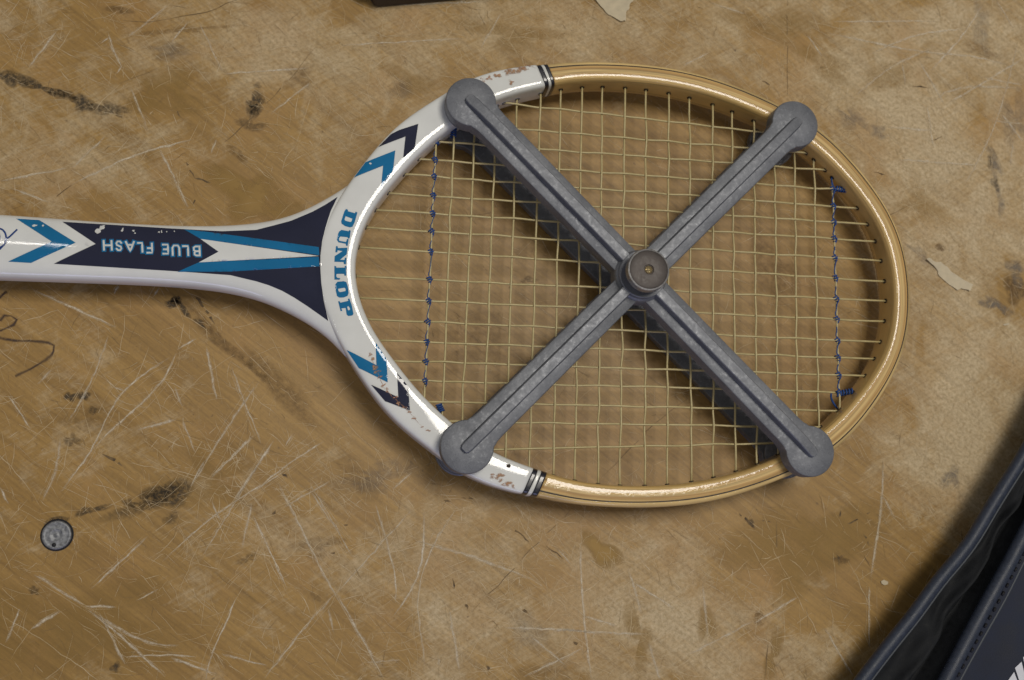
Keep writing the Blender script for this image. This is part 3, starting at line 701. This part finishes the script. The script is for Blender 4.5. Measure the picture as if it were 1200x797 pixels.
# round emblem at the left edge of the picture
ring = [(-1 + 8.4*math.cos(t), 279 + 11*math.sin(t)) for t in np.linspace(0, 2*math.pi, 33)]
stroke_mesh([ring, [(6.5,281),(12,277),(19.5,269.5)], [(8,281),(5,287),(-1,293)], [(-4,275),(-1,274),(0,279),(-2,284),(-5,284),(-4,275)]], 0.0008, l1, shaft, M['royal'], 'emblem')

# chips and wear in the lacquer
class Chips(Marks):
    def drop(s, bv, lift):
        out = []
        for x, y, z in s.V:
            h = bv.ray_cast(Vector((x, y, .2)), Vector((0,0,-1))); out.append((x, y, (h[0].z if h[0] else 0.026) + lift))
        s.V = out
ch = Chips()
for px, py, rx, ry, al in [(604,83,13,4,1.2),(612,80,9,3,1.),(583,89,4,3.5,1.2),(573,92,4,3,1.2),(599,97,4,2.6,1.),(596,84,5,4,1.),(620,76,8,1.5,.8),(566,94,4,3,.8),
        (586,557,5,3,1.),(580,560,4,3,1.),(594,567,6,3,1.1),(587,563,3,2,.8),(601,570,3,2,.8),(577,556,2,2,.8),
        (434,416,2,3,1.2),(436.5,421,2.2,3,1.2),(439.5,431,2.8,4,1.3),(442,436,2.4,3.4,1.3),(445,442,1.4,3,1.2),(449,452,1.4,3,1.2),(453.5,457,2.5,2.2,1.2),(463,466,2.2,2,1.2),(467,473,3,2,1.2),(474,477.5,3,1.6,1.2),(479.5,483,2.6,1.6,1.2),(485,490,3,1.6,1.2),(495,500.5,1.8,1.2,1.),(502,504.5,3,1.2,1.)]:
    c = P(px, py, ZM + HH); ch.blob(c[0], c[1], rx*0.00044, ry*0.00044, math.radians(rng.uniform(-40, 30) if rx > ry else -50), al, 0, 0.35, 14)
ch.line([P2(x, y, ZM+HH) for x, y in [(433,412),(440,432),(446,445),(454,459),(464,469),(480,484),(490,495),(503,505)]], 0.00028, 1.0, 0, sub=0.002)
ch.drop(BV, 0.00042); o = ch.build('chipped_lacquer', M['chip'], white)
fl = Chips()
for px, py, rx, ry, rot in [(114.5,270.5,3.6,2.6,30),(119,266,3.6,2.4,50),(143,269,1.2,2.2,-20),(156,270,1.4,1,0),(186,271.5,1,1,0),(189,271,.8,1.2,0),(40,264,2.4,1.4,20),(50,264,1.6,.8,0),(102,286,1.4,2.2,20),(434,192,1.4,1.2,0),(195,271,.8,.6,0),(204,270.5,.8,.6,0),(158,273,.8,.8,0)]:
    c = P(px, py, ZM + HH); fl.blob(c[0], c[1], rx*0.00044, ry*0.00044, math.radians(rot), 1, 0, 0.3, 12)
fl.drop(BV, 0.00036); o = fl.build('pale_chips', M['fleck'], shaft)
hl = Chips(); c = P(596, 546, ZM+HH); hl.blob(c[0], c[1], 0.0011, 0.001, 0, 1, 0, 0.1, 12); hl.drop(BV, 0.0002); o = hl.build('nail_hole', M['hole'], white); del o['kind']

# ---- strings
mains_px = [((500,295),(980,326)),((500,271),(980,302.4)),((500,250),(980,280)),((500,229),(980,260.5)),((520,208),(980,242)),((520,188.5),(980,222)),((540,168),(880,193)),((640,154),(868,173)),((620,124),(880,153)),
            ((500,327.5),(980,350)),((500,352.6),(980,374)),((500,377),(980,398.6)),((500,401),(980,419)),((500,424),(980,439.5)),((500,446.5),(980,459.5)),((500,471),(960,481)),((660,496),(884,499.5)),((660,525),(898,519.6))]
cross_px = [((511,165),(498,455)),((532,155),(519,470)),((556,165),(543,455)),((580,180),(570,430)),((606,120),(596,420)),((633,115),(621,525)),((657,110),(649,530)),((682,105),(674,540)),((706,105),(701,540)),((732.5,105),(727,540)),
            ((757,105),(755.5,540)),((783.5,108),(782,540)),((808,112),(810,540)),((835,118),(836,540)),((858,126),(862,535)),((883,140),(887,520)),((908,160),(911,480)),((931,190),(934,460)),((954,195),(959,480)),((975.5,215),(983,460))]
def ring_cut(p, d, poly):
    """the two places where a line leaves the inner hoop curve"""
    ts = []
    n = len(poly)
    for i in range(n):
        a, b = poly[i], poly[(i+1) % n]; e = b - a; den = d[0]*e[1] - d[1]*e[0]
        if abs(den) < 1e-15: continue
        q = a - p; t = (q[0]*e[1] - q[1]*e[0]) / den; s = (q[0]*d[1] - q[1]*d[0]) / den
        if 0 <= s < 1: ts.append((t, (a + b)/2, np.array([e[1], -e[0]]) / np.linalg.norm(e)))
    ts.sort(key=lambda k: k[0]); return ts[0], ts[-1]
def lines(px):
    out = []
    for a, b in px:
        p = np.array(P2(*a, ZM)); q = np.array(P2(*b, ZM)); d = (q-p)/np.linalg.norm(q-p)
        c0, c1 = ring_cut(p, d, IC); out.append((p, d, c0, c1))
    return out
ML = lines(mains_px); CL = lines(cross_px)
order = sorted(range(len(ML)), key=lambda i: -ML[i][0][1])
ML = [ML[i] for i in order]
def isect(l1_, l2_):
    p, d = l1_[:2]; q, e = l2_[:2]; den = d[0]*e[1] - d[1]*e[0]; r = q - p
    return (r[0]*e[1]-r[1]*e[0])/den
hv, hf = lathe([(0.0, 0.0), (0.00055, -0.00003), (0.0012, -0.0001), (0.00128, 0.0004)], 12)
hv = [(z, x, y) for x, y, z in hv]
hole_me = bpy.data.meshes.new('string_hole'); hole_me.from_pydata(hv, [], hf); hole_me.materials.append(M['hole'])
def make_string(ln, others, sign0, name):
    p, d, c0, c1 = ln
    ks = sorted((isect(ln, o_), k) for k, o_ in enumerate(others))
    ks = [(t, k) for t, k in ks if c0[0] + 0.001 < t < c1[0] - 0.001]
    wob = rng.normal(0, 0.00014, len(ks))
    nrm = np.array([-d[1], d[0]])
    pts = [(*(p + d*(c0[0] - 0.003)), ZM)]
    for (t, k), w_ in zip(ks, wob):
        s = sign0 if k % 2 == 0 else -sign0
        q = p + d*t + nrm*w_; pts.append((*q, ZM + s*0.00052))
    pts.append((*(p + d*(c1[0] + 0.003)), ZM))
    sm = spline(np.array(pts), 3) if len(pts) > 2 else np.array(pts)
    V, F = tube(sm, 0.00056, 6)
    s_ = rpart(name, V, F, M['string'])
    for c in (c0, c1):
        h = bpy.data.objects.new('string_hole', hole_me); C.objects.link(h); h.parent = s_
        q = p + d*c[0]; n2 = c[2]; inward = -n2 if np.dot(n2, -q) < 0 else n2
        a = math.atan2(inward[1], inward[0])
        h.matrix_local = Matrix.Translation((q[0] + inward[0]*0.00012, q[1] + inward[1]*0.00012, ZM)) @ Matrix.Rotation(a, 4, 'Z')
    return sm
for k, ln in enumerate(ML): make_string(ln, CL, 1 if k % 2 == 0 else -1, 'main_string')
cpts = []
for k, ln in enumerate(CL): cpts.append(make_string(ln, ML, -1 if k % 2 == 0 else 1, 'cross_string'))
# ---- blue whipping thread on the first and last cross string
def helix(p0, p1, r, turns, rt, n=10):
    p0, p1 = np.array(p0), np.array(p1); d = p1-p0; L = np.linalg.norm(d); d = d/L
    s = np.cross(d, [0,0,1.0]); s /= np.linalg.norm(s); b = np.cross(s, d)
    pts = [p0 + d*L*t + r*(math.cos(6.283*turns*t)*s + math.sin(6.283*turns*t)*b) for t in np.linspace(0, 1, int(n*turns)+1)]
    return tube(pts, rt, 5)
for ci, ends in ((0, [((532,150),(531,161)),((514,474),(518,483)),((511,162),(511,170))]), (19, [((979,221),(996,223.5)),((980,462),(1000,458))])):
    p, d, c0, c1 = CL[ci]; nrm = np.array([-d[1], d[0]]); sg = 1 if ci == 0 else 1
    ts = sorted(t for t in (isect(CL[ci], m_) for m_ in ML) if c0[0]+.001 < t < c1[0]-.001)
    pts = []
    for i, t in enumerate(ts):
        q = p + d*t
        for dt, off, dz in ((-0.0046, -.0003, .0004), (-0.0022, -.0009, .0006), (0.0004, .0009, .0011), (0.0030, .0002, .0002)):
            pts.append((*(q + d*(dt) + nrm*(off + rng.normal(0, .00012))), ZM + dz + 0.0002))
    pts = np.array(pts); V, F = tube(spline(pts, 2), 0.00024 if ci == 0 else 0.00034, 5)
    bt = rpart('binding_thread', V, F, M['thread'])
    for t in ts:
        q = p + d*t; a = rng.uniform(0.5, 1.0); dd = (d*math.cos(a) + nrm*math.sin(a)) * (0.0013 if ci == 0 else 0.0016)
        V, F = helix((*(q - dd), ZM + .0003), (*(q + dd), ZM + .0003), 0.0012, 2.2, 0.00042)
        rpart('knot', V, F, M['thread'], bt)
    for a, b in ends:
        V, F = helix(P(*a, ZM), P(*b, ZM), 0.00135, 6 if ci else 4, 0.0005)
        rpart('end_knot', V, F, M['thread'], bt)
    if ci == 19:
        V, F = tube(spline(np.array([P(974,461,ZM), P(974,466,ZM-.001), P(977,473,ZM-.002), P(981.5,479,ZM-.003)]), 5), 0.0006, 6); rpart('loose_end', V, F, M['thread'], bt)
        V, F = tube(spline(np.array([P(976,217,ZM), P(974.5,211,ZM), P(976,204,ZM), P(979,201,ZM)]), 5), 0.0005, 6); rpart('loose_end', V, F, M['thread'], bt)

# ------------------------------------------------------------------ the press
press = thing('racket_press', 'grey cast metal cross-shaped press with round screw knob clamped over the racket hoop', 'racket press')
HX, HY = 0.088, 0.0879
def arm_outline(R=0.0131, w0=0.0078, w1=0.0083, L=0.1244, n=40):
    pts = [(0.004, -w0)]
    a0 = math.asin(w1 / R)
    # neck fillet
    xn = L - R*math.cos(a0)
    pts += [(0.05, -(w0*.6 + w1*.4)), (xn - 0.006, -w1), (xn - 0.0022, -w1*1.03), (xn - 0.0004, -w1*1.10)]
    for k in range(n + 1):
        a = -math.pi + a0 + 0.10 + (2*math.pi - 2*a0 - 0.20)*k/n; pts.append((L + R*math.cos(a), R*math.sin(a)))
    pts += [(x, -y) for x, y in reversed([(0.05, -(w0*.6 + w1*.4)), (xn - 0.006, -w1), (xn - 0.0022, -w1*1.03), (xn - 0.0004, -w1*1.10)])]
    pts.append((0.004, w0)); return np.array(pts)
def inset(poly, d):
    n = len(poly); out = []
    for i in range(n):
        a, b, c = poly[i-1], poly[i], poly[(i+1) % n]
        n1 = np.array([-(b-a)[1], (b-a)[0]]); n2 = np.array([-(c-b)[1], (c-b)[0]])
        m_ = n1/np.linalg.norm(n1) + n2/np.linalg.norm(n2); m_ /= np.linalg.norm(m_); out.append(b + m_*d)
    return np.array(out)
def extrude_levels(poly, levels):
    V = []; F = []; n = len(poly)
    for z, d in levels:
        q = inset(poly, d) if d else poly
        V += [(x, y, z) for x, y in q]
    for i in range(len(levels)-1):
        for k in range(n): F.append((i*n+k, i*n+(k+1) % n, (i+1)*n+(k+1) % n, (i+1)*n+k))
    F.append(tuple(range(n))[::-1]); F.append(tuple((len(levels)-1)*n + k for k in range(n)))
    return V, F
def rib_mesh(L=0.1275, z0=0.0384, z1=0.0433, wb=0.0031, wt=0.0026):
    V = []; F = []
    st = [(0.008,1,1),(0.05,1,1),(0.10,1,1),(L-0.012,1,.95),(L-0.004,1,.70),(L-0.0015,.9,.62),(L-0.0004,.62,.58),(L,.25,.40)]
    for x, sw, sz in st:
        h = (z1 - z0)*sz
        sec = [(-wb,0),(-wb*.95,h*.45),(-wt,h*.92),(-wt*.84,h),(0,h*1.01),(wt*.84,h),(wt,h*.92),(wb*.95,h*.45),(wb,0)]
        V += [(x, y*sw, z0 + z) for y, z in sec]
    m = 9
    for i in range(len(st)-1):
        for k in range(m-1): F.append((i*m+k, i*m+k+1, (i+1)*m+k+1, (i+1)*m+k))
        F.append((i*m+m-1, i*m, (i+1)*m, (i+1)*m+m-1))
    F.append(tuple(range(m))); F.append(tuple((len(st)-1)*m+k for k in range(m))[::-1])
    return V, F
def shade(o, ang=38):
    fix_normals(o); o.data.set_sharp_from_angle(angle=math.radians(ang))
OUTL = arm_outline()
up_lv = [(0.0303, .0006), (0.0308, 0.0), (0.0380, 0.0), (0.0387, .00025), (0.0390, .0008)]
lo_lv = [(0.0030, .0006), (0.0036, 0.0), (0.0084, 0.0), (0.0088, .0005)]
for half in ('upper', 'lower'):
    av, af = extrude_levels(OUTL, up_lv if half == 'upper' else lo_lv)
    rv, rf = rib_mesh() if half == 'upper' else rib_mesh(z0=-0.0034, z1=-0.0003)
    if half == 'lower': rv = [(x, y, -z) for x, y, z in rv]
    pv, pf = lathe([(0.0, .0292), (0.0118, .0292), (0.0122, .0296), (0.0122, .0306), (0, .0306)] if half == 'upper' else [(0.0, .0086), (0.0122, .0086), (0.0122, .0095), (0.0118, .0099), (0, .0099)], 32, 0.1244, 0)
    ma = mr = mp = None
    for k, (sx, sy) in enumerate(((1,1),(-1,1),(-1,-1),(1,-1))):
        ang = math.atan2(sy*HY, sx*HX)
        if k == 0:
            o = mesh_obj('arm', av, af, M['cast'], press); shade(o); ma = o.data
            r = mesh_obj('rib', rv, rf, M['cast'], o); shade(r, 28); mr = r.data
            q = mesh_obj('pad', pv, pf, M['cast'], o); fix_normals(q); mp = q.data
        else:
            o = link(bpy.data.objects.new('arm', ma), press); link(bpy.data.objects.new('rib', mr), o); link(bpy.data.objects.new('pad', mp), o)
        o.rotation_euler = (0, 0, ang)
        o.location = (0, 0, 0.00003*k)
V, F = lathe([(0,.0300),(.0120,.0300),(.0138,.0312),(.0138,.0385),(.0134,.0398),(.0127,.0408),(.0118,.0413),(0,.0413)], 64)
hub = mesh_obj('hub', V, F, M['cast'], press); shade(hub)
V, F = lathe([(0,.0026),(.0130,.0026),(.0135,.0034),(.0135,.0090),(0,.0090)], 48); o = mesh_obj('hub', V, F, M['cast'], press); shade(o)
V, F = lathe([(0,.0414),(.0121,.0414),(.0124,.0418),(.0124,.0432),(.0120,.0436),(.0110,.0434),(0,.0434)], 64)
wsh = mesh_obj('washer', V, F, M['cast'], press); shade(wsh)
V = []; F = []; n = 144
prof = [(0.0084,.0435),(.0084,.0482),(.0102,.0485),(.0109,.0491),(.0109,.0524),(.0105,.0531),(.0098,.05335)]
for k in range(n):
    a = 2*math.pi*k/n; kn = 0.00016 if k % 3 == 0 else 0
    for i, (r, z) in enumerate(prof): V.append(((r - (kn if 2 <= i <= 4 else 0))*math.cos(a), (r - (kn if 2 <= i <= 4 else 0))*math.sin(a), z))
m = len(prof)
for k in range(n):
    for i in range(m-1): F.append((k*m+i, ((k+1) % n)*m+i, ((k+1) % n)*m+i+1, k*m+i+1))
knob = mesh_obj('knob', V, F, M['steel_edge'], press); shade(knob, 30)
V, F = lathe([(.00985,.0533),(.0090,.05355),(.0050,.0537),(.0026,.0536),(.0024,.0534),(.0023,.0530),(0,.0530)], 64)
o = mesh_obj('knob_face', V, F, M['steel'], knob); shade(o, 40)
V, F = lathe([(.0021,.0529),(.0020,.0533),(.0014,.0536),(.0007,.0539),(0,.0540)], 24)
o = mesh_obj('bolt_tip', V, F, M['brass'], knob); fix_normals(o)
V, F = lathe([(.0029,.0030),(.0029,.0450)], 20); o = mesh_obj('bolt', V, F, M['steel_edge'], press)

# ------------------------------------------------------------------ small things on the table
def flat_thing(name, px, z0, th, mat, curl=0.0):
    pts = [P2(*q) for q in px]; v2, f2 = flat_poly([pts], 0.0015)
    A = np.array(v2); c = A.mean(0); R_ = np.abs(A - c).max()
    hz = lambda x, y: z0 + curl*(((x-c[0])**2 + (y-c[1])**2)/R_**2) + 0.00015*math.sin(x*900)*math.cos(y*800)*(curl > 0)
    n = len(v2)
    V = [(x, y, hz(x, y) + th) for x, y in v2] + [(x, y, hz(x, y)) for x, y in v2]
    F = list(f2) + [tuple(n+i for i in reversed(f)) for f in f2]
    ec = {}
    for f in f2:
        for i in range(len(f)):
            e = (f[i], f[(i+1) % len(f)]); k = tuple(sorted(e)); ec.setdefault(k, []).append(e)
    for k, es in ec.items():
        if len(es) == 1: a, b = es[0]; F.append((b, a, n+a, n+b))
    o = mesh_obj(name, V, F, mat, None, smooth=False); fix_normals(o); return o
def tj(pts, amp=0.5):
    out = []
    for i in range(len(pts)):
        a, b = pts[i], pts[(i+1) % len(pts)]
        for s in (0, .33, .66): out.append((a[0] + (b[0]-a[0])*s + rng.normal(0, amp*(s > 0)), a[1] + (b[1]-a[1])*s + rng.normal(0, amp*(s > 0))))
    return out
o = flat_thing('tape_scrap', tj(T([(112,115),(128,102),(205,142),(250,136),(300,175),(350,225),(420,275),(548,350),(520,412),(440,385),(408,402),(330,345),(240,270),(215,205)], 1070, 290, 7.97), .35), 0.0003, 0.0002, M['tape'], 0.0009)
tag(o, 'small torn strip of pale tape on the table right of the hoop', 'tape scrap')
o = flat_thing('tape_scrap', tj(T([(195,0),(280,95),(390,215),(470,255),(560,310),(632,305),(640,200),(690,120),(690,70),(750,0),(700,-150),(300,-160)], 680, 0, 12.0), .4), 0.0003, 0.0002, M['tape'], 0.0007)
tag(o, 'pointed torn piece of pale tape cut off by the top edge of the picture', 'tape scrap')
o = flat_thing('wood_crumb', T([(358,205),(375,197),(400,208),(398,224),(378,228),(362,220)], 960, 640, 5.0), 0.0002, 0.0006, M['tape'])
tag(o, 'tiny pale crumb on the table beside the bag shadow', 'crumb')
o = flat_thing('paper_sliver', T([(835,722),(860,712),(895,708),(890,722),(850,732)], 1070, 290, 7.97), 0.0002, 0.0003, M['tape'])
tag(o, 'tiny pale sliver near the right edge below the torn tape strip', 'paper sliver')
# metal stud let into the table
sc_ = P(67, 627); stud = thing('metal_stud', 'round worn metal stud set flush into the table top below the handle', 'metal stud', loc=(sc_[0], sc_[1], 0.0))
V, F = lathe([(0.00766,.0003),(0.00727,.00052),(0.00632,.0003),(0,.0003)], 40); o = mesh_obj('dark_rim', V, F, M['bag_thread'], stud); shade(o)
V, F = lathe([(0.00687,.0004),(0.00672,.0012),(0.00624,.00155),(0.00553,.00125),(0.00379,.00115),(0.00308,.0014),(0.00261,.00125),(0.00205,.0009),(0.00095,.0008),(0.00047,.0011),(0,.00115)], 48)
o = mesh_obj('stud_head', V, F, M['stud'], stud); shade(o, 60)
V, F = lathe([(0.00103,.00125),(0.00087,.0015),(0,.00155)], 14, -0.0008, -0.0047); o = mesh_obj('dirt_pit', V, F, M['bag_thread'], stud); fix_normals(o)

# ------------------------------------------------------------------ sports bag in the corner
bag = thing('sports_bag', 'black and navy sports bag with corded edges in the bottom right corner', 'bag', loc=tuple(P(1150, 760, 0)))
BINV = Matrix.Translation(-Vector(bag.location))
def bpart(name, V, F, mat, parent=None, **k):
    o = mesh_obj(name, V, F, mat, parent or bag, **k); o.matrix_parent_inverse = Matrix.Identity(4) if parent else BINV; return o
def path(px, z, n=90):
    z = np.broadcast_to(z, (len(px),)); p = spline(np.array([P(x, y, zz) for (x, y), zz in zip(px, z)]), 10)
    L = np.concatenate([[0], np.cumsum(np.sqrt((np.diff(p, axis=0)**2).sum(1)))]); t = np.linspace(0, L[-1], n)
    return np.stack([np.interp(t, L, p[:, i]) for i in range(3)], 1)
ZR = 0.026
rim_c = path([(945,878),(985,829),(1010,797),(1040,758),(1072,718),(1100,680),(1132,641),(1160,596),(1185,556),(1202,528),(1222,490),(1250,435)], ZR)
rim2_c = path([(1062,880),(1090,830),(1108,797),(1132,752),(1160,700),(1184,657),(1196,634),(1216,596),(1240,548),(1262,505),(1285,460)], ZR + 0.006)
seam_c = path([(1080,880),(1107,830),(1125,797),(1152,748),(1180,698),(1201,656),(1214,632),(1234,592),(1258,545),(1280,500),(1303,455)], ZR + 0.0072)
V, F = tube(rim_c, 0.0034, 12); rim = bpart('corded_edge', V, F, M['bag_rim'])
q = rim_c.copy(); q[:, 0] += 0.0030; q[:, 1] -= 0.0018; q[:, 2] += 0.0012
V, F = tube(q, 0.0006, 6); bpart('seam', V, F, M['bag_seam'], rim)
V, F = tube(rim2_c, 0.0036, 12); rim2 = bpart('corded_edge', V, F, M['bag_rim'])
V, F = tube(seam_c, 0.0007, 6); bpart('seam', V, F, M['bag_seam'])
# gusset between the two cords, with creases
nu, nv = 90, 26; V = []; F = []
for i in range(nu):
    for j in range(nv):
        v = j/(nv-1); p = rim_c[i]*(1-v) + rim2_c[i]*v
        z = ZR*(1-v) + (ZR + .006)*v - 0.0045*math.sin(math.pi*min(1, v*1.15))**0.7 - 0.012*math.exp(-((v-0.80)/0.11)**2)
        z += 0.0016*math.sin(9*v + 2.2*math.sin(i*0.21) + i*0.16)*math.sin(math.pi*v) + 0.0022*math.exp(-((v-0.50)/0.10)**2)*math.sin(i*0.30 + 1.0)
        z += 0.0030*math.exp(-((v-0.60-0.06*math.sin(i*0.33))/0.06)**2)
        V.append((p[0], p[1], z - 0.001))
for i in range(nu-1):
    for j in range(nv-1): F.append((i*nv+j, (i+1)*nv+j, (i+1)*nv+j+1, i*nv+j+1))
o = bpart('gusset', V, F, M['bag_dark']); fix_normals(o)
# side wall below the first cord, down to the table
V = []; F = []; K = 6
for i in range(nu):
    for j in range(K):
        s = j/(K-1); b = 0.016*s + 0.010*s*s
        V.append((rim_c[i][0] + b*0.85 + 0.001*math.sin(i*0.4 + s*3), rim_c[i][1] - b*0.55, (ZR - 0.002)*(1-s) + 0.0003*s))
for i in range(nu-1):
    for j in range(K-1): F.append((i*K+j, i*K+j+1, (i+1)*K+j+1, (i+1)*K+j))
o = bpart('side_wall', V, F, M['bag_dark']); fix_normals(o)
# top panel beyond the second cord
V = []; F = []; K = 24
dirn = np.array([0.83, -0.55])
for i in range(nu):
    for j in range(K):
        s = j/(K-1); base = rim2_c[i]*(1) ; d_ = 0.002 + s*0.16
        z = ZR + 0.006 + 0.0012 + 0.006*math.sin(min(1, s*2.2)*math.pi/2) + 0.0007*math.sin(i*0.12 + s*20)*math.sin(s*7) - 0.04*max(0, s-0.55)**1.5
        V.append((base[0] + dirn[0]*d_, base[1] + dirn[1]*d_, z))
for i in range(nu-1):
    for j in range(K-1): F.append((i*K+j, i*K+j+1, (i+1)*K+j+1, (i+1)*K+j))
panel = bpart('top_panel', V, F, M['bag_panel']); fix_normals(panel)
PB = bvh_of([panel])
mid = rim2_c*0.38 + seam_c*0.62
V = []; F = []
Ls = np.concatenate([[0], np.cumsum(np.sqrt((np.diff(mid, axis=0)**2).sum(1)))])
for s in np.arange(0.004, Ls[-1]-0.004, 0.0049):
    c = np.array([np.interp(s, Ls, mid[:, k]) for k in range(3)]); c2 = np.array([np.interp(s + 0.0019, Ls, mid[:, k]) for k in range(3)])
    c[2] += 0.0006; c2[2] += 0.0006; vv, ff = tube([c, (c+c2)/2 + np.array([0,0,.0005]), c2], 0.00075, 6); b = len(V); V += vv; F += [tuple(b+i for i in f) for f in ff]
o = bpart('stitching', V, F, M['bag_thread'], panel); o['kind'] = 'stuff'
for pl in ([(780,815),(862,690),(897,800),(900,815)], [(872,650),(930,590),(972,815),(915,815)], [(945,550),(1000,478),(1040,640),(1050,815),(992,815)], [(1020,455),(1090,370),(1140,815),(1075,815)]):
    pts = T(pl, 1085, 704, 8.217); zr = ZR + 0.0115
    v2, f2 = flat_poly([[P2(*q, zr) for q in pts]], 0.003)
    VV = []
    for x, y in v2:
        h = PB.ray_cast(Vector((x, y, .2)), Vector((0,0,-1))); VV.append((x, y, (h[0].z if h[0] else zr) + 0.0002))
    o = bpart('printed_stripe', VV, f2, M['print'], panel, smooth=False)

# ------------------------------------------------------------------ dark case cut off by the top edge
ce = P(437, -3, 0.012); case = thing('dark_case', 'flat dark case with a pale corner cut off by the top edge of the picture', 'case', loc=(ce[0], ce[1], 0))
a = math.atan2(*(np.array(P2(582, -8, .012)) - np.array(P2(437, 5, .012)))[::-1])
out = [(0, 0.003), (0.001, 0.001), (0.003, 0)] + [(0.16, 0), (0.162, 0.001), (0.163, 0.003)] + [(0.163, 0.09), (-0.030, 0.09)]
V, F = extrude_levels(np.array(out), [(0.0005, .0008), (0.0012, 0), (0.011, 0), (0.0118, .0004), (0.0121, .0011)])
o = mesh_obj('cover', V, F, M['case'], case); shade(o); o.rotation_euler = (0, 0, a)
V, F = extrude_levels(np.array([(-0.0062, 0.0052), (-0.0030, 0.0030), (0.0012, 0.0030), (0.0012, 0.011), (-0.0095, 0.011)]), [(0.0120, 0), (0.0124, 0), (0.0126, .0003)])
o = mesh_obj('pale_corner', V, F, M['print'], case, smooth=False); o.rotation_euler = (0, 0, a); fix_normals(o)
